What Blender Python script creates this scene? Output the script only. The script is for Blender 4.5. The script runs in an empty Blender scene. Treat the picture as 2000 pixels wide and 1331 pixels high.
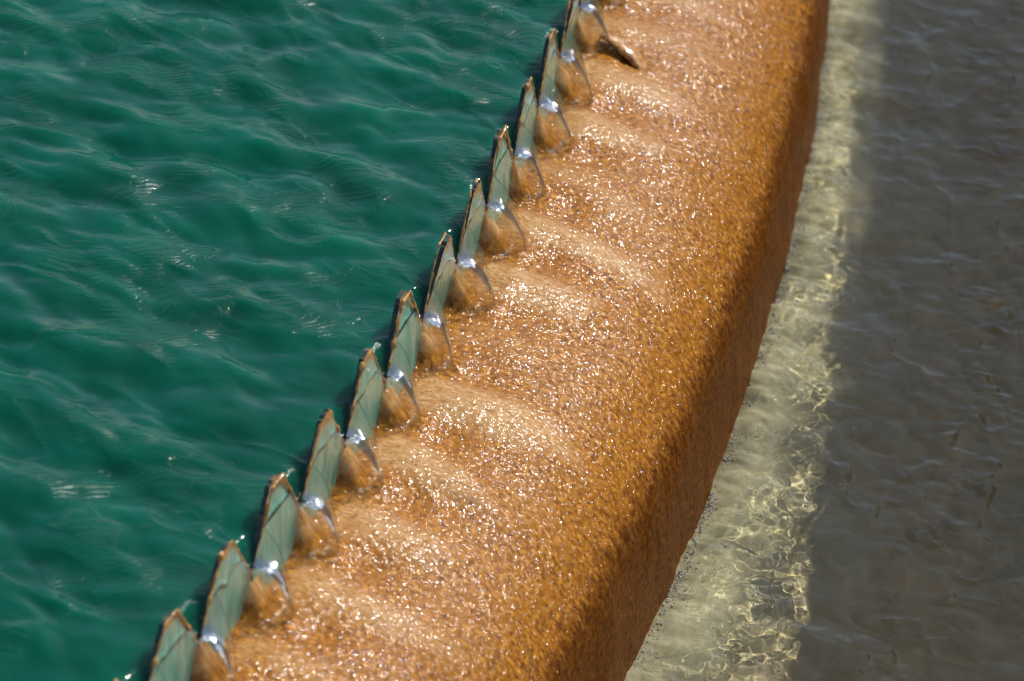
import bpy, bmesh, math, random
import numpy as np
from mathutils import Vector, Matrix

# ------------------------------------------------------------------ camera, sky, sun
sc = bpy.context.scene
C = sc.collection
F_PX, ELEV, ROLL, DIST, OFFX = 8184.576, 0.5641056, -0.0638509, 7.2130688, 0.1708516
ri = Vector((1, 0, 0)); up = Vector((0, math.sin(ELEV), math.cos(ELEV))); fw = Vector((0, math.cos(ELEV), -math.sin(ELEV)))
cr, sr = math.cos(ROLL), math.sin(ROLL)
c_r = ri*cr - up*sr; c_u = ri*sr + up*cr
cam_d = bpy.data.cameras.new('camera'); cam = bpy.data.objects.new('camera', cam_d); C.objects.link(cam)
M = Matrix((c_r, c_u, -fw)).transposed().to_4x4()
M.translation = Vector((OFFX, -DIST*math.cos(ELEV), DIST*math.sin(ELEV)))
cam.matrix_world = M
cam_d.sensor_width = 36; cam_d.lens = F_PX/2000*36
cam_d.clip_start = 0.1; cam_d.clip_end = 500
cam_d.dof.use_dof = True; cam_d.dof.focus_distance = 7.45; cam_d.dof.aperture_fstop = 3.9
sc.camera = cam

SUN_EL, SUN_AZ = math.radians(48), math.radians(45)      # azimuth measured from +x towards +y
w = bpy.data.worlds.new('World'); sc.world = w; w.use_nodes = True
nt = w.node_tree; bg = nt.nodes['Background']
sky = nt.nodes.new('ShaderNodeTexSky'); sky.sky_type = 'NISHITA'; sky.sun_disc = False
sky.sun_elevation = SUN_EL; sky.sun_rotation = math.pi/2 - SUN_AZ
nt.links.new(sky.outputs[0], bg.inputs[0]); bg.inputs[1].default_value = 0.10
sun_d = bpy.data.lights.new('sun', 'SUN'); sun_d.energy = 4.0; sun_d.angle = math.radians(0.5); sun_d.color = (1, .955, .89)
sun = bpy.data.objects.new('sun', sun_d); C.objects.link(sun)
sdir = Vector((math.cos(SUN_EL)*math.cos(SUN_AZ), math.cos(SUN_EL)*math.sin(SUN_AZ), math.sin(SUN_EL)))
sun.rotation_euler = sdir.to_track_quat('Z', 'Y').to_euler(); sun.location = sdir*20
sc.view_settings.view_transform = 'Standard'; sc.view_settings.look = 'None'
sc.view_settings.exposure = 0.0; sc.view_settings.gamma = 1.0
sc.cycles.max_bounces = 10; sc.cycles.transparent_max_bounces = 16

# ------------------------------------------------------------------ layout: a round tank, weir crest at z = 0
R, AL, PH, P, H = 12.0577, -0.2602322, -0.058479, 0.2, 0.1121
CX, CY = -11.6517446, 3.1024873
def arc(s, wd, z):
    """s: position along the weir in tooth pitches, wd: metres outward of the plate, z: height"""
    a = AL + (np.asarray(s)*P + PH)/R
    s_, w_, z_ = np.broadcast_arrays(a, wd, z)
    return np.stack([CX + (R + w_)*np.cos(s_), CY + (R + w_)*np.sin(s_), z_], -1)

# ------------------------------------------------------------------ noise in numpy
def vnoise(x, y, seed=0):
    rs = np.random.RandomState(seed); g = rs.rand(256, 256)*2 - 1
    x = np.asarray(x, float); y = np.asarray(y, float)
    xi = np.floor(x).astype(int); yi = np.floor(y).astype(int); fx = x - xi; fy = y - yi
    u = fx*fx*fx*(fx*(fx*6 - 15) + 10); v = fy*fy*fy*(fy*(fy*6 - 15) + 10)
    def G(i, j): return g[i & 255, j & 255]
    return (G(xi, yi)*(1-u)*(1-v) + G(xi+1, yi)*u*(1-v) + G(xi, yi+1)*(1-u)*v + G(xi+1, yi+1)*u*v)
def fbm(x, y, seed=0, o=3, gain=.5):
    t = 0; a = 1; n = 0
    for k in range(o):
        c, s = math.cos(.6*k), math.sin(.6*k)
        t = t + a*vnoise((x*c - y*s)*2**k + 17*k, (x*s + y*c)*2**k - 9*k, seed + k); n += a; a *= gain
    return t/n
def sstep(a, b, x):
    t = np.clip((x - a)/(b - a), 0, 1); return t*t*(3 - 2*t)

# ------------------------------------------------------------------ object helpers
def mesh_obj(name, verts, faces, mat, parent=None, smooth=True, mats=None, midx=None):
    me = bpy.data.meshes.new(name)
    me.from_pydata([tuple(map(float, v)) for v in verts], [], [tuple(map(int, f)) for f in faces]); me.update()
    for m in (mats or [mat]): me.materials.append(m)
    if midx is not None: me.polygons.foreach_set('material_index', midx)
    if smooth: me.polygons.foreach_set('use_smooth', [True]*len(me.polygons))
    o = bpy.data.objects.new(name, me); C.objects.link(o)
    if parent: o.parent = parent
    return o
def fixn(o):
    bm = bmesh.new(); bm.from_mesh(o.data); bmesh.ops.recalc_face_normals(bm, faces=bm.faces); bm.to_mesh(o.data); bm.free()
def grid_faces(nu, nv, off=0, close=False):
    i = np.arange(nu - 1)[:, None]; j = np.arange(nv - 1)[None, :]
    a = (i*nv + j).ravel() + off
    f = np.stack([a, a + nv, a + nv + 1, a + 1], -1)
    if close:
        i = np.arange(nu - 1); a = i*nv + nv - 1 + off; b = i*nv + off
        f = np.vstack([f, np.stack([a, a + nv, b + nv, b], -1)])
    return f
def grid_obj(name, Pts, mat, flip=False, uv=None, attr=None, parent=None):
    """Pts: (nu, nv, 3)"""
    nu, nv = Pts.shape[:2]; f = grid_faces(nu, nv)
    if flip: f = f[:, ::-1]
    me = bpy.data.meshes.new(name)
    me.vertices.add(nu*nv); me.vertices.foreach_set('co', Pts.reshape(-1).astype(np.float32))
    me.loops.add(f.size); me.loops.foreach_set('vertex_index', f.reshape(-1).astype(np.int32))
    me.polygons.add(len(f)); me.polygons.foreach_set('loop_start', (np.arange(len(f))*4).astype(np.int32))
    me.polygons.foreach_set('loop_total', np.full(len(f), 4, np.int32))
    me.update(calc_edges=True); me.validate()
    me.polygons.foreach_set('use_smooth', np.ones(len(f), bool))
    if uv is not None:
        ul = me.uv_layers.new(name='flow'); ul.data.foreach_set('uv', uv.reshape(-1, 2)[f.reshape(-1)].reshape(-1).astype(np.float32))
    for k, v in (attr or {}).items():
        at = me.attributes.new(k, 'FLOAT', 'POINT'); at.data.foreach_set('value', np.asarray(v).reshape(-1).astype(np.float32))
    me.materials.append(mat)
    o = bpy.data.objects.new(name, me); C.objects.link(o)
    if parent: o.parent = parent
    return o
def empty(name, loc, rz=0):
    o = bpy.data.objects.new(name, None); o.empty_display_size = .05; C.objects.link(o)
    o.location = loc; o.rotation_euler = (0, 0, rz); return o
def tag(o, label=None, cat=None, group=None, kind=None):
    if label: o['label'] = label
    if cat: o['category'] = cat
    if group: o['group'] = group
    if kind: o['kind'] = kind
    return o

# ------------------------------------------------------------------ node helpers
class N:
    def __init__(s, name):
        s.m = bpy.data.materials.new(name); s.m.use_nodes = True; s.t = s.m.node_tree
        s.t.nodes.clear(); s.out = s.t.nodes.new('ShaderNodeOutputMaterial')
    def n(s, typ, ins=None, **kw):
        nd = s.t.nodes.new(typ)
        for k, v in kw.items(): setattr(nd, k, v)
        for k, v in (ins or {}).items():
            if isinstance(v, bpy.types.NodeSocket): s.t.links.new(v, nd.inputs[k])
            else: nd.inputs[k].default_value = v
        return nd
    def mapping(s, vec, scale=(1, 1, 1), rot=(0, 0, 0), loc=(0, 0, 0)):
        return s.n('ShaderNodeMapping', {'Vector': vec, 'Scale': scale, 'Rotation': rot, 'Location': loc}).outputs[0]
    def noise(s, vec, scale, detail=2, rough=.5, dist=0):
        return s.n('ShaderNodeTexNoise', {'Vector': vec, 'Scale': scale, 'Detail': detail, 'Roughness': rough, 'Distortion': dist}).outputs[0]
    def ramp(s, fac, stops, interp='LINEAR'):
        nd = s.n('ShaderNodeValToRGB', {'Fac': fac}); r = nd.color_ramp; r.interpolation = interp
        while len(r.elements) < len(stops): r.elements.new(.5)
        for e, (p, c) in zip(r.elements, stops):
            e.position = p; e.color = (*c, 1) if isinstance(c, tuple) else (c, c, c, 1)
        return nd.outputs[0]
    def mix(s, fac, a, b):
        nd = s.n('ShaderNodeMix', data_type='RGBA')
        for k, v in ((0, fac), (6, a), (7, b)):
            if isinstance(v, bpy.types.NodeSocket): s.t.links.new(v, nd.inputs[k])
            else: nd.inputs[k].default_value = v if k == 0 else (*v, 1)
        return nd.outputs[2]
    def math(s, op, a, b=0.0, c=None):
        ins = {0: a, 1: b}
        if c is not None: ins[2] = c
        return s.n('ShaderNodeMath', ins, operation=op).outputs[0]
    def bump(s, h, strength, dist, normal=None):
        ins = {'Height': h, 'Strength': strength, 'Distance': dist}
        if normal is not None: ins['Normal'] = normal
        return s.n('ShaderNodeBump', ins).outputs[0]
    def done(s, sh): s.t.links.new(sh, s.out.inputs[0]); return s.m
    def coord(s, which='Object'): return s.n('ShaderNodeTexCoord').outputs[which]

# ---- tank water: turbid teal, clear glossy surface
def mat_tank():
    g = N('teal_tank_water'); co = g.coord()
    big = g.noise(g.mapping(co, (1, 1, .1), (0, 0, .3)), 4.5, 3, .55)
    col = g.mix(g.ramp(big, [(.3, 0.0), (.7, 1.0)]), (.0004, .067, .041), (.0012, .110, .069))
    # fine capillary ripples in patches riding on the crests
    env = g.n('ShaderNodeAttribute', attribute_name='ripple').outputs[2]
    dvec = g.n('ShaderNodeVectorMath', {0: co, 1: g.n('ShaderNodeVectorMath', {0: g.n('ShaderNodeTexNoise', {'Vector': co, 'Scale': 5.5, 'Detail': 2}).outputs[1], 'Scale': .16}, operation='SCALE').outputs[0]}, operation='ADD').outputs[0]
    wv = g.n('ShaderNodeTexWave', {'Vector': g.mapping(dvec, (1, 1, 1), (0, 0, 1.25)), 'Scale': 20, 'Distortion': 3.5, 'Detail': 2, 'Detail Scale': 1.5}, wave_type='BANDS').outputs[1]
    fine = g.noise(g.mapping(dvec, (1.0, 2.6, 1), (0, 0, -.3)), 48, 4, .65)
    wide = g.noise(g.mapping(dvec, (1.0, 1.9, 1), (0, 0, -.3)), 16, 3, .55)
    h = g.math('MULTIPLY', env, g.math('ADD', g.math('MULTIPLY', wv, .30), fine))
    nrm = g.bump(h, .9, .0026, g.bump(wide, .25, .005))
    p = g.n('ShaderNodeBsdfPrincipled', {'Base Color': col, 'Roughness': g.math('MULTIPLY_ADD', env, .17, .05), 'IOR': 1.333, 'Normal': nrm,
        'Subsurface Weight': 1.0, 'Subsurface Radius': (.6, 1.0, .9), 'Subsurface Scale': .22})
    return g.done(p.outputs[0])

# ---- weir lip: rust-orange deposit under a thin running film of water
def mat_lip():
    g = N('wet_rust_deposit'); uv = g.n('ShaderNodeUVMap', uv_map='flow').outputs[0]
    pale = g.n('ShaderNodeAttribute', attribute_name='pale').outputs[2]
    tur = g.n('ShaderNodeAttribute', attribute_name='grain').outputs[2]
    n1 = g.noise(g.mapping(uv, (1, .80, 1)), 105, 4, .68, .4)
    n2 = g.noise(g.mapping(uv, (1, .35, 1)), 14, 3, .6)
    n3 = g.noise(g.mapping(uv, (1, .8, 1)), 300, 2, .6)
    blot = g.noise(g.mapping(uv, (1, .5, 1)), 55, 3, .6, .5)
    col = g.ramp(n1, [(.34, (.055, .015, .0008)), (.43, (.27, .088, .004)), (.55, (.45, .172, .012)), (.68, (.76, .36, .060))])
    col = g.mix(g.math('MULTIPLY', g.ramp(blot, [(.50, 0.0), (.66, 1.0)]), .55), col, (.20, .066, .005))
    col = g.mix(g.math('MULTIPLY', g.ramp(n2, [(.35, 0.0), (.7, 1.0)]), .40), col, (.40, .155, .012))
    pn = g.noise(g.mapping(uv, (1, .42, 1)), 85, 5, .72, 2.2)
    pcol = g.ramp(pn, [(.32, (.24, .085, .012)), (.43, (.46, .225, .065)), (.55, (.62, .365, .155)), (.70, (.90, .68, .42))])
    pm = g.ramp(g.math('ADD', pale, g.math('MULTIPLY', g.math('SUBTRACT', n2, .5), .9)), [(.15, 0.0), (.85, .85)])
    col = g.mix(pm, col, pcol)
    wall_shade = g.ramp(g.math('ADD', g.n('ShaderNodeSeparateXYZ', {0: uv}).outputs[1], g.math('MULTIPLY', g.math('SUBTRACT', blot, .5), .12)), [(.44, 0.0), (.50, 1.0)])
    col = g.mix(wall_shade, col, g.n('ShaderNodeMix', {0: 1.0, 6: col, 7: (.36, .28, .15, 1)}, data_type='RGBA', blend_type='MULTIPLY').outputs[2])  # shade painted in: deposit colour multiplied darker where the lip turns steep
    hb = g.math('ADD', g.math('MULTIPLY', n1, 1.0), g.math('MULTIPLY', n3, .45))
    nb = g.bump(hb, .7, .0022)
    wf = g.noise(g.mapping(uv, (1, .7, 1)), 125, 2, .5, .4)
    wf2 = g.noise(g.mapping(uv, (1, .6, 1)), 190, 1, .5)
    wh = g.math('ADD', wf, g.math('MULTIPLY', wf2, .25))
    st = g.math('MULTIPLY_ADD', tur, .62, .12)
    nd = g.n('ShaderNodeBump', {'Height': wh, 'Distance': .0080}); g.t.links.new(st, nd.inputs['Strength'])
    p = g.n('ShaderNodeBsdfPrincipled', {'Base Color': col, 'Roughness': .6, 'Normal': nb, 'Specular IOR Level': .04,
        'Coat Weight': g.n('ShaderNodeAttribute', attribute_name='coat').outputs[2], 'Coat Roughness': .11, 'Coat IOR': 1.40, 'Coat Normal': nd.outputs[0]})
    return g.done(p.outputs[0])

# ---- channel: clear rippled surface over a silty floor
def mat_channel():
    g = N('channel_water_surface'); co = g.n('ShaderNodeUVMap', uv_map='flow').outputs[0]
    p = g.n('ShaderNodeBsdfGlass', {'Color': (1, 1, 1, 1), 'Roughness': 0.0, 'IOR': 1.333})
    n = g.noise(co, 30, 4, .6, .8)
    d = g.n('ShaderNodeBsdfDiffuse', {'Color': g.ramp(n, [(.35, (.48, .44, .24)), (.65, (.70, .66, .42))])})
    mk = g.n('ShaderNodeAttribute', attribute_name='milk').outputs[2]
    return g.done(g.n('ShaderNodeMixShader', {0: mk, 1: p.outputs[0], 2: d.outputs[0]}).outputs[0])
def mat_floor():
    g = N('silty_channel_floor'); co = g.coord()
    n = g.noise(co, 22, 5, .65, .6)
    col = g.ramp(n, [(.3, (.48, .43, .20)), (.5, (.68, .63, .35)), (.7, (.80, .75, .46))])
    x = g.n('ShaderNodeUVMap', uv_map='flow').outputs[0]; wy = g.n('ShaderNodeSeparateXYZ', {0: x}).outputs[1]
    sl = g.ramp(g.math('ADD', wy, g.math('MULTIPLY', g.noise(co, 4, 3), .25)), [(.62, 0.0), (.95, 1.0)])
    n2 = g.noise(co, 9, 5, .65, 1.0)
    col = g.mix(sl, col, g.ramp(n2, [(.35, (.42, .31, .12)), (.6, (.60, .47, .23)), (.72, (.68, .42, .11))]))
    p = g.n('ShaderNodeBsdfDiffuse', {'Color': col})
    return g.done(p.outputs[0])

def mat_plate():
    g = N('weathered_weir_plate'); co = g.n('ShaderNodeTexCoord').outputs['Object']
    st = g.noise(g.mapping(co, (1, 1, .07)), 150, 4, .65, .3)
    st2 = g.noise(g.mapping(co, (1, 1, .12)), 45, 3, .6, .4)
    bl = g.noise(co, 35, 4, .6)
    edg = g.n('ShaderNodeAttribute', attribute_name='margin').outputs[2]
    base = g.mix(g.ramp(st2, [(.35, 0.0), (.65, 1.0)]), (.085, .40, .30), (.27, .50, .39))
    col = g.mix(g.ramp(st, [(.52, 0.0), (.64, .7)]), base, (.34, .21, .07))
    em = g.ramp(g.math('ADD', edg, g.math('MULTIPLY', g.math('SUBTRACT', bl, .5), 1.1)), [(.38, 0.0), (.62, .95)])
    col = g.mix(em, col, g.ramp(bl, [(.35, (.26, .11, .02)), (.65, (.52, .30, .09))]))
    nb0 = g.bump(g.math('ADD', st2, g.math('MULTIPLY', bl, .6)), .5, .004)
    zz = g.n('ShaderNodeSeparateXYZ', {0: co}).outputs[2]
    zc_ = g.math('DIVIDE', g.math('SUBTRACT', g.math('MULTIPLY_ADD', g.noise(g.mapping(co, (1, 1, .3)), 18, 1), .05, zz), .078), .006)
    gs = g.math('EXPONENT', g.math('MULTIPLY', g.math('MULTIPLY', zc_, zc_), -1.0))
    nb = g.bump(gs, .5, .005, nb0)
    p = g.n('ShaderNodeBsdfPrincipled', {'Base Color': col, 'Roughness': .45, 'Coat Weight': 1.0, 'Coat Roughness': .06, 'Coat IOR': 1.333, 'Coat Normal': nb, 'Normal': nb})
    return g.done(p.outputs[0])
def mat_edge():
    g = N('shaded_rusty_edge'); co = g.coord()
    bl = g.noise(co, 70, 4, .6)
    col = g.ramp(bl, [(.42, (.004, .028, .022)), (.55, (.012, .045, .03)), (.62, (.16, .08, .02)), (.75, (.30, .16, .05))])  # shade of the cut edges painted in as dark green, plus rust patches
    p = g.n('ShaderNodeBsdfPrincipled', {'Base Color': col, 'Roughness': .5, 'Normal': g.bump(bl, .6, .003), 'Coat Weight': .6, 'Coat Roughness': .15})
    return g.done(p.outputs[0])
def mat_crust():
    g = N('ochre_rust_crust'); co = g.coord()
    bl = g.noise(co, 110, 4, .65)
    col = g.ramp(bl, [(.3, (.20, .07, .008)), (.5, (.54, .28, .06)), (.7, (.72, .46, .16))])
    p = g.n('ShaderNodeBsdfPrincipled', {'Base Color': col, 'Roughness': .5, 'Normal': g.bump(bl, .8, .003), 'Coat Weight': .8, 'Coat Roughness': .1})
    return g.done(p.outputs[0])
def mat_jet():
    g = N('clear_falling_water'); co = g.coord()
    nz = g.noise(g.mapping(co, (1, 1, .5)), 45, 3, .5, .6)
    nrm = g.bump(nz, .30, .005)
    bf = g.n('ShaderNodeNewGeometry').outputs['Backfacing']
    fr = g.n('ShaderNodeFresnel', {'IOR': g.math('MULTIPLY_ADD', bf, .75 - 1.333, 1.333), 'Normal': nrm}).outputs[0]
    mir = g.n('ShaderNodeAttribute', attribute_name='mirror').outputs[2]
    tr = g.n('ShaderNodeBsdfTransparent', {'Color': (.97, .98, .96, 1)}).outputs[0]
    rf = g.n('ShaderNodeBsdfRefraction', {'IOR': 1.2, 'Roughness': .0, 'Normal': nrm, 'Color': (.98, .99, .97, 1)}).outputs[0]
    a = g.n('ShaderNodeMixShader', {0: .18, 1: tr, 2: rf}).outputs[0]
    gl = g.n('ShaderNodeBsdfGlossy', {'Roughness': .05, 'Normal': nrm, 'Color': (.82, .91, 1, 1)}).outputs[0]
    fac = g.math('MINIMUM', g.math('ADD', g.math('MINIMUM', g.math('MULTIPLY', fr, 2.0), .24), g.math('MULTIPLY', mir, .66)), 1.0)
    return g.done(g.n('ShaderNodeMixShader', {0: fac, 1: a, 2: gl}).outputs[0])
def mat_simple(name, c1, c2, scale, rough=.8, bumpd=.003):
    g = N(name); co = g.coord(); n = g.noise(co, scale, 6, .6)
    p = g.n('ShaderNodeBsdfPrincipled', {'Base Color': g.ramp(n, [(.3, c1), (.7, c2)]), 'Roughness': rough, 'Normal': g.bump(n, .5, bumpd)})
    return g.done(p.outputs[0])

M_TANK, M_LIP, M_CH, M_PLATE, M_EDGE, M_CRUST, M_JET = mat_tank(), mat_lip(), mat_channel(), mat_plate(), mat_edge(), mat_crust(), mat_jet()
M_FLOOR = mat_floor()
M_CONC = mat_simple('pale_concrete', (.30, .29, .26), (.42, .41, .37), 6)
M_GRAVEL = mat_simple('grey_gravel', (.14, .13, .12), (.30, .28, .25), 60, .9, .01)

def frange(a, b, st): return np.arange(a, b + st*.5, st)

# ------------------------------------------------------------------ tank water
WL = 0.052
ws = np.concatenate([-np.geomspace(11.5, 1.55, 26)[:-1], frange(-1.5, .0045, .0052)])
ss = np.concatenate([frange(-40, -9.5, .7), frange(-9, 12, .03), frange(12.5, 60, .7)])
S, W = np.meshgrid(ss, ws, indexing='ij')
PT = arc(S, W, 0.0)
X, Y = PT[..., 0], PT[..., 1]
def tank_waves(x, y):
    rs = np.random.RandomState(5); h = np.zeros_like(x)
    wx = x + .03*fbm(x*5, y*5, 3, 2); wy = y + .03*fbm(x*5 + 40, y*5, 4, 2)
    for k in range(60):
        lam = .055*(4.6**rs.rand()); th = math.radians(66) + rs.randn()*.62
        ph = rs.rand()*6.28; a = .00080*(lam/.15)**1.3
        q = (wx*math.cos(th) + wy*math.sin(th))*2*math.pi/lam + ph
        h += a*(np.sin(q) + .22*np.cos(2*q))
    c, s_ = math.cos(-.55), math.sin(-.55)
    u, v = wx*c + wy*s_, -wx*s_ + wy*c
    n = fbm(u*6.0, v*11.0, 21, 3, .45); r = np.clip(1 - np.abs(n)*2.6, 0, 1)
    h += .0019*sstep(0, 1, r)
    m = fbm(u*6 + 7, v*8, 31, 2, .5)
    n2 = fbm(u*13 + 9, v*22, 41, 2, .5); r2 = np.clip(1 - np.abs(n2)*2.6, 0, 1)
    return h, sstep(.38, .74, np.maximum(r*.8, r2*.5) + .75*m)
fade = sstep(-2.6, -1.4, W)*sstep(-14, -9, S)*(1 - sstep(12, 17, S))
hh, rip = tank_waves(X, Y); hh = hh*(.25 + .75*fade)
# slight draw-down towards each notch (notches sit at s = k + .5)
un = (S - np.round(S - .5) - .5)*P
hh = hh*(1 - .85*np.exp(-np.abs(W)/.07))
zn = .009 + .040*(np.minimum(np.abs(un), .05)/.0535)**1.25
zn = WL + (zn - WL)*np.exp(-(W/.013)**2)*np.exp(-(un/.036)**4)
PT[..., 2] = np.minimum(zn, WL) + hh
tag(grid_obj('tank_water', PT, M_TANK, flip=True, attr={'ripple': .12 + .88*rip}), kind='structure')

# ------------------------------------------------------------------ overflow lip (rounded concrete wall with deposit)
prof = np.array([(-.006, -.062), (.05, -.070), (.10, -.080), (.17, -.096), (.24, -.120), (.30, -.148), (.355, -.185), (.395, -.228),
                 (.421, -.262), (.436, -.305), (.443, -.36), (.447, -.42), (.452, -.52), (.458, -.64), (.460, -.80)])
def catmull(p, n):
    q = np.vstack([2*p[0] - p[1], p, 2*p[-1] - p[-2]]); o = []
    for i in range(1, len(q) - 2):
        t = np.linspace(0, 1, n, endpoint=False)[:, None]
        a, b, c, d = q[i-1], q[i], q[i+1], q[i+2]
        o.append(.5*((2*b) + (c - a)*t + (2*a - 5*b + 4*c - d)*t**2 + (3*b - a - 3*c + d)*t**3))
    return np.vstack(o + [q[-2][None]])
cv = catmull(prof, 30); dl = np.r_[0, np.cumsum(np.hypot(*np.diff(cv, axis=0).T))]
def lip_grid(svals, step):
    v = np.arange(0, dl[-1], step)
    wv = np.interp(v, dl, cv[:, 0]); zv = np.interp(v, dl, cv[:, 1])
    tw = np.gradient(wv, v); tz = np.gradient(zv, v); nw, nz = -tz, tw
    Sg, V = np.meshgrid(svals, v, indexing='ij'); U = Sg*P
    mound = np.exp(-((Sg - np.round(Sg - .5) - .5)*P/.033)**4)*(1 - sstep(-.012, .062, V))*(1 + .25*fbm(U*40, V*30, 64, 2))
    wav = .28*fbm(U*5, V*4, 61, 2)*sstep(.05, .4, V)
    dphase = Sg + wav + .10*V/P*0
    ridge = (.5 + .5*np.cos(2*math.pi*dphase))                 # 1 between jets (below each tooth)
    amp = sstep(.035, .09, V)*(1 - sstep(.20, .36, V))
    vary = .80 + .55*vnoise(np.round(Sg)*3.1, 0*Sg, 8); rl = vnoise(np.round(Sg)*2.7, 0*Sg + 4, 9)
    d = .0088*ridge**1.6*amp*vary
    ut = (Sg - np.round(Sg - .5) - .5)*P; rr = np.sqrt(ut**2 + (V - .075)**2)
    rr = rr*(1 + .35*fbm(U*14, V*12, 63, 2))
    d += .0011*np.sin(2*math.pi*rr/.024)*np.exp(-rr/.05)*sstep(.02, .05, V)
    d += .058*mound
    d -= .0045*np.exp(-(ut/.034)**2 - ((V - .125)/.035)**2)
    # pad of water thrown up where each jet lands
    toe = np.abs(Sg - np.round(Sg - .5) - .5)*P
    d += .005*np.exp(-(toe/.028)**2 - ((V - .085)/.022)**2)
    d += .010*np.exp(-(toe/.05)**2 - (V/.02)**2)*0
    tur = sstep(.02, .08, V)
    grn = tur*(1 - .25*ridge*amp)
    d += .0020*fbm(U*26, V*15, 71, 2)*tur
    d += .00035*fbm(U*80, V*50, 75, 2)*grn
    d += .005*fbm(U*6, V*5, 77, 2)*sstep(.02, .3, V)
    d += .0022*fbm(U*13, V*6, 78, 2)*sstep(.05, .2, V)
    base = arc(Sg, wv[None, :] + nw[None, :]*d, zv[None, :] + nz[None, :]*d)
    pale = np.clip(ridge**1.6*sstep(.02, .05, V)*(1 - sstep(.12, .36, V + .07*rl + .07*fbm(U*9, V*6, 66, 2)))*vary*1.25 + .75*sstep(.15, .6, mound), 0, 1)
    g = (1 - .4*sstep(.50, .58, V))*(.62 + .38*sstep(.03, .25, V) + .5*sstep(.25, .42, V))*(1 - .2*np.clip(pale, 0, 1))
    coat = 1 - .8*sstep(.44, .54, V) + 0*U
    return base, np.stack([U, V], -1), pale, g, coat
B, UV, PALE, GR, CO_ = lip_grid(frange(-8.5, 15.5, .0145), .0027)
lip = empty('overflow_lip', tuple(arc(0.0, .2, -.6)))
tag(lip, 'rounded concrete overflow lip coated in wet orange rust deposit below the toothed plate', 'concrete lip')
lipo = grid_obj('rusty_crest', B, M_LIP, flip=True, uv=UV, attr={'pale': PALE, 'grain': GR, 'coat': CO_})
def par(o, root):
    o.parent = root; o.matrix_parent_inverse = Matrix.Translation(root.location).inverted() if root.rotation_euler.z == 0 else (Matrix.Translation(root.location) @ root.rotation_euler.to_matrix().to_4x4()).inverted()
par(lipo, lip)
for a, b in ((-40, -8.5), (15.5, 60)):
    B, UV, PALE, GR, CO_ = lip_grid(frange(a, b, .25), .02)
    par(grid_obj('rusty_crest', B, M_LIP, flip=True, uv=UV, attr={'pale': PALE, 'grain': GR, 'coat': CO_}), lip)

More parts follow.
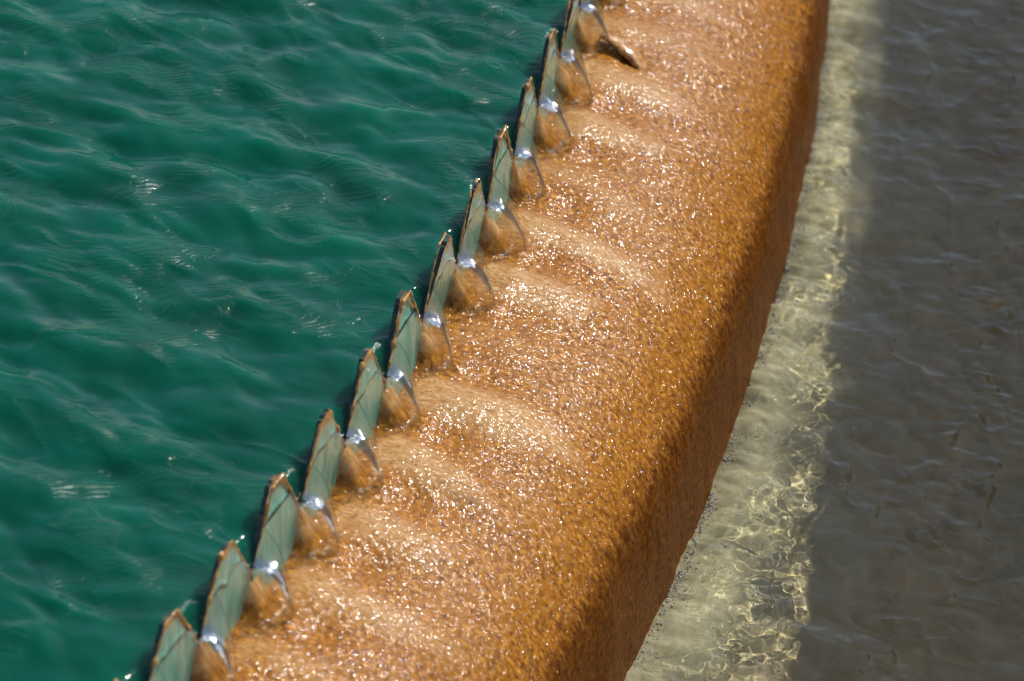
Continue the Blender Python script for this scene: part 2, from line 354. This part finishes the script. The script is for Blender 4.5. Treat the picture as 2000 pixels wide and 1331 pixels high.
# ------------------------------------------------------------------ weir plate with teeth
TH = .008; ZB = -.10; HT = .020        # thickness, buried foot, half width of the flat top
def half_w(z):                          # half width of a tooth at height z
    return np.where(z < 0, P/2, P/2 - .003 - (P/2 - .003 - HT)*np.clip(z, 0, H)/H)
plate = empty('weir_plate', tuple(arc(0.0, 0.0, ZB)))
tag(plate, 'long curved toothed weir plate, verdigris green with rusty edges, holding back the teal water', 'weir plate')
def make_tooth(k):
    rs = np.random.RandomState(100 + k)
    zs = np.concatenate([np.linspace(ZB, -.004, 9), np.linspace(0, H, 30)]); zs[9] = 0.0005
    nu = 17; us = np.linspace(-1, 1, nu)
    lean = rs.randn()*.004; hk = rs.randn()*.003; ph = rs.rand()*50
    verts = []; faces = []; midx = []
    def row(z, side):
        h0 = float(half_w(z)); e = (.0012 if z > 0 else 0)
        jl = e*vnoise(z*160 + ph, 3.3, 11) + .6*e*vnoise(z*420 + ph, 8.3, 12); jr = e*vnoise(z*160 + ph, 9.7, 13) + .6*e*vnoise(z*420 + ph, 2.3, 12)
        x = us*h0; x = x + np.where(us < 0, -jl*(-us), jr*us)
        zz = z + (hk + .0025*vnoise(us*3 + ph, 0*us, 15) - .004*np.abs(us)**3)*sstep(H*.8, H, z) if z > 0 else z + 0*us
        bul = (.0012*vnoise(x*60 + ph, z*14 + 0*x, 17) if side > 0 else 0) + lean*z/H
        return x, zz, (TH/2*side + bul)
    ring = []
    for z in zs:
        x, zz, f = row(z, 1); _, _, b = row(z, -1)
        r = [(x[i], zz[i] if np.ndim(zz) else zz, (f[i] if np.ndim(f) else f)) for i in range(nu)]
        r += [(x[i], zz[i] if np.ndim(zz) else zz, (b[i] if np.ndim(b) else b)) for i in range(nu - 1, -1, -1)]
        ring.append(r)
    nr = 2*nu
    for r in ring:
        for x, z, wd in r: verts.append(arc(k + x/P, wd, z))
    for i in range(len(zs) - 1):
        for j in range(nr):
            a = i*nr + j; b = i*nr + (j + 1) % nr
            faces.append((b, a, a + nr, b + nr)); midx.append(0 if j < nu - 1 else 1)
    t = (len(zs) - 1)*nr
    for j in range(nu - 1):
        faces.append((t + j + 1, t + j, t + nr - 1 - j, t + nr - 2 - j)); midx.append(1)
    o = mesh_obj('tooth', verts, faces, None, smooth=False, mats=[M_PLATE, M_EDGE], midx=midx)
    mg = []
    for z in zs:
        h0 = float(half_w(z)); q = np.concatenate([us, us[::-1]])*h0
        dd = (h0 - np.abs(q))*.9 if z > .0 else (h0 - np.abs(q))*3 + .02 + 0*q
        dd = np.minimum(dd, (H - z)*.36)
        mg.append(np.clip(1 - dd/.0125, 0, 1))
    at = o.data.attributes.new('margin', 'FLOAT', 'POINT'); at.data.foreach_set('value', np.concatenate(mg).astype(np.float32))
    par(o, plate)
    # rusty crust along the downstream outline of the tooth
    path = []
    for z in np.linspace(-.002, H - .003, 26): path.append((-float(half_w(z)), z))
    for x in np.linspace(-HT, HT, 7): path.append((x, H - .0015))
    for z in np.linspace(H - .003, -.002, 26): path.append((float(half_w(z)), z))
    for z in np.linspace(-.006, -.060, 14): path.append((P/2 - .0035, z))
    path = np.array(path); n = len(path); m = 7
    tg = np.gradient(path, axis=0); tg /= np.linalg.norm(tg, axis=1)[:, None]; nn = np.stack([-tg[:, 1], tg[:, 0]], 1)
    idx = np.arange(n)
    rad = .0020 + .0013*vnoise(idx*.55 + ph, 0*idx, 31) + .0042*np.clip(vnoise(idx*.33 + ph, 0*idx + 5, 33), .25, 1)**2
    rad[-14:] = rad[-14:]*.75; rad[0] = rad[-1] = .0008
    vs = []
    for i in range(n):
        for j in range(m):
            t_ = 2*math.pi*j/m; jit = 1 + .35*float(vnoise(i*.9 + ph, j*1.7, 35))
            a = path[i] - nn[i]*.0008 + nn[i]*rad[i]*math.cos(t_)*jit*1.0
            vs.append(arc(k + a[0]/P, TH/2*.75 + rad[i]*.75*math.sin(t_)*jit, a[1]))
    f = grid_faces(n, m, close=True)
    co = mesh_obj('rust_crust', vs, f, M_CRUST); 
    co.parent = o
for k in range(-12, 17): make_tooth(k)

# ------------------------------------------------------------------ jets pouring through the notches
def make_jet(k):
    """k: notch between tooth k and k + 1"""
    rs = np.random.RandomState(300 + k)
    s0 = k + .5; reach = .071 + rs.randn()*.005; drop = .072 + rs.randn()*.002
    tw = rs.randn()*.007; wb = 1 + .10*rs.randn(); ripa = rs.rand()*20
    nt_, na = 34, 29
    xs = np.linspace(0, 1, nt_)
    A = np.linspace(-1, 1, na)
    ns = 9; V = np.zeros((nt_, 2*na + 2*ns, 3))
    for i, t in enumerate(xs):
        x = reach*(t + .04*math.sin(t*5 + ripa)*t)
        zc = .009 + .010*t - (drop + .008)*t**2.8                     # centre line of the trough
        hb = .046*wb*math.sqrt(max(0, 1 - t**1.5)) + .005 + .0015*math.sin(9*t + ripa)                      # half width
        rise = .040*(1 - t)**1.3 + .002
        ctr = tw*t
        e = np.abs(A)
        top = zc + rise*e**1.25 + .0022*(1 - np.abs(A))**2*math.sin(math.pi*min(1, t*1.3)) 
        # outer wings bend down with the fall
        top = top - .020*t*e*(1 - t)
        xo = x - reach*.16*t*e                                          # wings lag behind the centre
        top = top + .0030*math.sin(math.pi*t)*np.array([float(vnoise(a*3.5 + ripa, t*3, 41)) for a in A]) + .0012*np.array([float(vnoise(a*9 + ripa, t*6, 43)) for a in A])
        u = ctr + A*hb
        lipz = np.interp(np.clip(xo, 0, 1), cv[:, 0], cv[:, 1]) + .001
        top = np.maximum(top, lipz + .0015)
        # underside: body of water narrowing towards the shelf
        pinch = .42 + .30*t
        ub = ctr + A*hb*pinch
        xb = xo*(1 - .25*(1 - t))
        vneck = np.minimum(top - .001, lipz)
        zt, zb_, xt_, xb_ = top, vneck, xo + TH/2, xb + TH/2
        q = np.linspace(0, 1, ns + 2)[1:-1]; bl = .0035 + .0050*t; sq = np.sin(math.pi*q)
        def side(j_, sg):
            uu = u[j_] + (ub[j_] - u[j_])*q**1.4 + sg*bl*sq
            zz = zt[j_] + (zb_[j_] - zt[j_])*q**1.15
            xx = xt_[j_] + (xb_[j_] - xt_[j_])*q + .004*t*sq
            return arc(s0 + uu/P, xx, zz)
        V[i] = np.concatenate([arc(s0 + u/P, xt_, zt), side(-1, 1), arc(s0 + ub[::-1]/P, xb_[::-1], zb_[::-1]), side(0, -1)[::-1]])
    nv = 2*na + 2*ns
    f = grid_faces(nt_, nv, close=True)[:, ::-1]
    vs = V.reshape(-1, 3); fl = [tuple(q) for q in f]
    fl.append(tuple(int((nt_ - 1)*nv + j) for j in range(nv)))
    TT, AA = np.meshgrid(xs, A, indexing='ij')
    cen = .10*TT + .0 + .05*np.sin(TT*6 + ripa); wid = .20 + .28*(1 - TT)**2 + .20*TT
    mr = np.clip(1.25 - np.abs(AA - cen)/wid, 0, 1); mr = mr*mr*(3 - 2*mr)*(1 - sstep(.86, .98, TT))
    mr = np.concatenate([mr, np.zeros((nt_, nv - na))], 1)
    root = tuple(arc(s0, .03, -.07)); rv = Vector(root)
    o = mesh_obj('water_jet', [tuple(Vector(map(float, v)) - rv) for v in vs], fl, M_JET); fixn(o)
    at = o.data.attributes.new('mirror', 'FLOAT', 'POINT'); at.data.foreach_set('value', mr.reshape(-1).astype(np.float32))
    o.location = rv
    return o
JN = {k: '%s counting up from the bottom edge' % n for k, n in zip(range(-5, 7), ['first', 'second', 'third', 'fourth', 'fifth', 'sixth', 'seventh', 'eighth', 'ninth', 'tenth', 'eleventh', 'twelfth'])}
JN[6] = 'topmost, beside the curled brown flake'
for k in range(-8, 11):
    o = make_jet(k)
    if k in JN: lb = 'clear water jet through a plate notch, ' + JN[k]
    else: lb = 'clear water jet through a plate notch beyond the edge of the picture'
    tag(o, lb, 'water jet', 'water jets pouring through the plate notches')

# ------------------------------------------------------------------ channel
ZC = -.55
ws = np.concatenate([frange(.43, 1.25, .0042), frange(1.28, 1.62, .03)])
ss = np.concatenate([frange(-40, -6.2, .7), frange(-6, 16, .022), frange(16.5, 60, .7)])
S, W = np.meshgrid(ss, ws, indexing='ij'); U = S*P
near = 1 - sstep(.46, .66, W); mid = 1 - sstep(.6, 1.0, W)
fd = sstep(-9, -6, S)*(1 - sstep(16, 19, S))
wu = U + .03*fbm(U*6, W*6, 95, 2); wW = W + .03*fbm(U*6 + 30, W*6, 96, 2)
z = .0085*fbm(wu*7, wW*8, 81, 2)*(.40 + .60*mid) + .0024*fbm(wu*22, wW*17, 84, 2)*(.40 + .60*mid)
pat = sstep(.0, .5, fbm(U*6, W*9, 97, 2) + .45*near)
z += .0022*fbm(U*45, W*30, 87, 2)*near + .0009*fbm(U*55, W*50, 88, 2)*mid*pat
z += .0032*fbm(U*46, W*34, 89, 2)*(1 - .8*mid)*sstep(-.3, .3, fbm(U*5, W*6, 90, 2))
z += .0018*np.clip(1 - np.abs(fbm(wu*15 + 5, wW*11, 94, 2))*3.2, 0, 1)**2*(1 - .5*mid)
r = 1 - np.abs(fbm(wu*6, wW*10, 91, 3, .5))*2.6
z += .0030*np.clip(r, 0, 1)**2
z += .0026*fbm(U*62, W*58, 86, 2)*sstep(.05, .45, fbm(U*7 + 50, W*12, 85, 2) + .15*near)*(1 - sstep(.56, .74, W))
milk = np.clip(.30*(1 - sstep(.48, .62, W + .10*fbm(U*8, W*8, 98, 3)))*(.55 + .6*pat) + .10*near, 0, .7)
PTC = arc(S, W, ZC + z*(.2 + .8*fd) + .012*near**2*(.5 + fbm(U*12, W*3, 93, 2)) + .010*near**6*fbm(U*34, W*8, 92, 2))
cwo = grid_obj('channel_water', PTC, M_CH, flip=True, uv=np.stack([U, W], -1), attr={'milk': milk}); tag(cwo, kind='structure')
sw = frange(-40, 60, .5)
Sg, q = np.meshgrid(sw, [0, 1, 2, 3], indexing='ij')
wv = np.array([.40, 1.62, 1.62, 1.60])[None, :] + 0*Sg; 
ZFL = -.69
Sf, Wf = np.meshgrid(sw, np.linspace(.40, 1.66, 12), indexing='ij')
fo = grid_obj('channel_floor', arc(Sf, Wf, ZFL), M_FLOOR, flip=True, uv=np.stack([Sf*P, Wf], -1)); tag(fo, kind='structure')
prw = np.array([(1.60, -.96), (1.60, -.10), (1.61, -.09), (1.84, -.09), (1.85, -.10), (1.85, -.40)])
Sg, _ = np.meshgrid(sw, range(6), indexing='ij')
cw = grid_obj('channel_wall', arc(Sg, prw[None, :, 0], prw[None, :, 1]), M_CONC, flip=False)
tag(cw, 'low concrete outer wall of the channel', 'wall')

# ground beyond the channel, one sheet
sg = frange(-95, 283.7, 1.0)
Sg, Wg = np.meshgrid(np.linspace(0, 2*math.pi*R/P, 181), [1.84, 3, 6, 14, 40, 120, 300], indexing='ij')
tag(grid_obj('ground', arc(Sg, Wg, -.18), M_GRAVEL), kind='structure')

# unseen wall added on the sunny side so its shade falls on the channel
def box(name, pts, z0, z1, mat, **k):
    n = len(pts); v = [(x, y, z0) for x, y in pts] + [(x, y, z1) for x, y in pts]
    f = [tuple(range(n - 1, -1, -1)), tuple(range(n, 2*n))] + [(i, (i+1) % n, (i+1) % n + n, i + n) for i in range(n)]
    return mesh_obj(name, v, f, mat, smooth=False)
HW = 1.7; L = (HW - ZC)/math.tan(SUN_EL); dx, dy = L*math.cos(SUN_AZ), L*math.sin(SUN_AZ)
g0 = np.array((.755, -.30)); g1 = np.array((.975, 2.40)); dr = (g1 - g0)/np.linalg.norm(g1 - g0)
a0 = g0 - dr*.6 + (dx, dy); a1 = g1 + dr*2.5 + (dx, dy); nn = np.array((dr[1], -dr[0]))*.25
bw = box('added_shade_wall', [tuple(a0), tuple(a0 + nn), tuple(a1 + nn), tuple(a1)], -.3, HW, M_CONC)
tag(bw, 'tall plain concrete wall added out of view beyond the channel to shade it', 'wall')

sun_d.cycles.is_caustics_light = True
cwo.cycles.is_caustics_caster = True
fo.cycles.is_caustics_receiver = True

for o in bpy.data.objects:
    if o.name.startswith(('rusty_crest', 'tooth')): o.cycles.is_caustics_receiver = True

# ------------------------------------------------------------------ bubbles and droplets where the film meets the channel
def ball(vs, fs, c, r, fl=1.0, nu=10, nv=6):
    o = len(vs)
    for i in range(nv + 1):
        th = math.pi*i/nv
        for j in range(nu):
            a = 2*math.pi*j/nu
            vs.append((c[0] + r*math.sin(th)*math.cos(a), c[1] + r*math.sin(th)*math.sin(a), c[2] + r*fl*math.cos(th)))
    for i in range(nv):
        for j in range(nu):
            a = o + i*nu + j; b = o + i*nu + (j + 1) % nu
            fs.append((a, a + nu, b + nu, b))
def mat_bub():
    g = N('clear_bubble_film')
    fr = g.n('ShaderNodeFresnel', {'IOR': 1.5}).outputs[0]
    tr = g.n('ShaderNodeBsdfTransparent', {'Color': (.985, .985, .97, 1)}).outputs[0]
    gl = g.n('ShaderNodeBsdfGlossy', {'Roughness': .16}).outputs[0]
    df = g.n('ShaderNodeBsdfDiffuse', {'Color': (.85, .84, .76, 1)}).outputs[0]
    tr = g.n('ShaderNodeMixShader', {0: .5, 1: tr, 2: df}).outputs[0]
    return g.done(g.n('ShaderNodeMixShader', {0: g.math('MINIMUM', g.math('MULTIPLY', fr, 2.0), 1.0), 1: tr, 2: gl}).outputs[0])
M_BUB = mat_bub()
rs = np.random.RandomState(9); vs, fs = [], []
cl = [(rs.uniform(-3, 15), .458 + abs(rs.randn())*.035) for _ in range(70)]
for (cs, cw_) in cl:
    for _ in range(rs.randint(6, 26)):
        s_ = cs + rs.randn()*.14; w_ = max(.455, cw_ + rs.randn()*.014)
        r_ = .0008 + .0018*rs.rand()**3
        ball(vs, fs, arc(s_, w_, ZC + .004 + .003*rs.rand()), r_)
for _ in range(2600):
    s_ = rs.uniform(-3, 15); w_ = .455 + abs(rs.randn())*.010
    ball(vs, fs, arc(s_, w_, ZC + .006 + rs.rand()*.006), 0.0008 + .0018*rs.rand()**2)
for _ in range(260):
    s_ = rs.uniform(-3, 15); w_ = .46 + rs.rand()**1.5*.24
    ball(vs, fs, arc(s_, w_, ZC + .005), .0010 + .0016*rs.rand()**2)
tag(mesh_obj('bubbles', vs, fs, M_BUB), kind='stuff')

# ------------------------------------------------------------------ lump of rusty deposit lifting off the crest near the top
def clump():
    n, m = 22, 14; V = []
    t0 = np.linspace(0, 1, n)
    for i, t in enumerate(t0):
        s_ = 6.60 - .03*t - .10*t*t; w_ = .046 + .110*t
        lz = np.interp(w_, cv[:, 0], cv[:, 1])
        cz = lz + .006 - .016*t**2.5 + .020*(1 - t)**.6*sstep(0, .12, t + .06)
        rw = .020 + .016*t; rh = .0050 + .0050*math.sin(math.pi*t)
        for j in range(m):
            a = 2*math.pi*j/m; k = 1 + .30*float(vnoise(t*6, math.cos(a)*2 + 9, 51)) + .15*float(vnoise(t*17, j*1.3, 52))
            x = rw*math.cos(a)*k; z = rh*math.sin(a)*k - (.55*max(0, x) + .30*max(0, -x)*t)
            V.append(arc(s_ + x/P, w_, cz + z))
    f = [tuple(q) for q in grid_faces(n, m, close=True)] + [tuple(range(m)), tuple(range((n-1)*m + m - 1, (n-1)*m - 1, -1))]
    o = mesh_obj('rust_flake', V, f, M_LUMP); fixn(o)
    return o
g = N('wet_brown_deposit'); co = g.coord(); bl = g.noise(co, 90, 4, .6)
M_LUMP = g.done(g.n('ShaderNodeBsdfPrincipled', {'Base Color': g.ramp(bl, [(.36, (.26, .09, .01)), (.5, (.48, .20, .035)), (.70, (.66, .36, .12))]), 'Roughness': .5,
    'Normal': g.bump(bl, .4, .003), 'Coat Weight': 1.0, 'Coat Roughness': .08, 'Coat IOR': 1.333, 'Coat Normal': g.bump(g.noise(co, 60, 2), .4, .004)}).outputs[0])
tag(clump(), 'curled brown flake of deposit standing up on the orange crest near the top edge', 'rust flake')
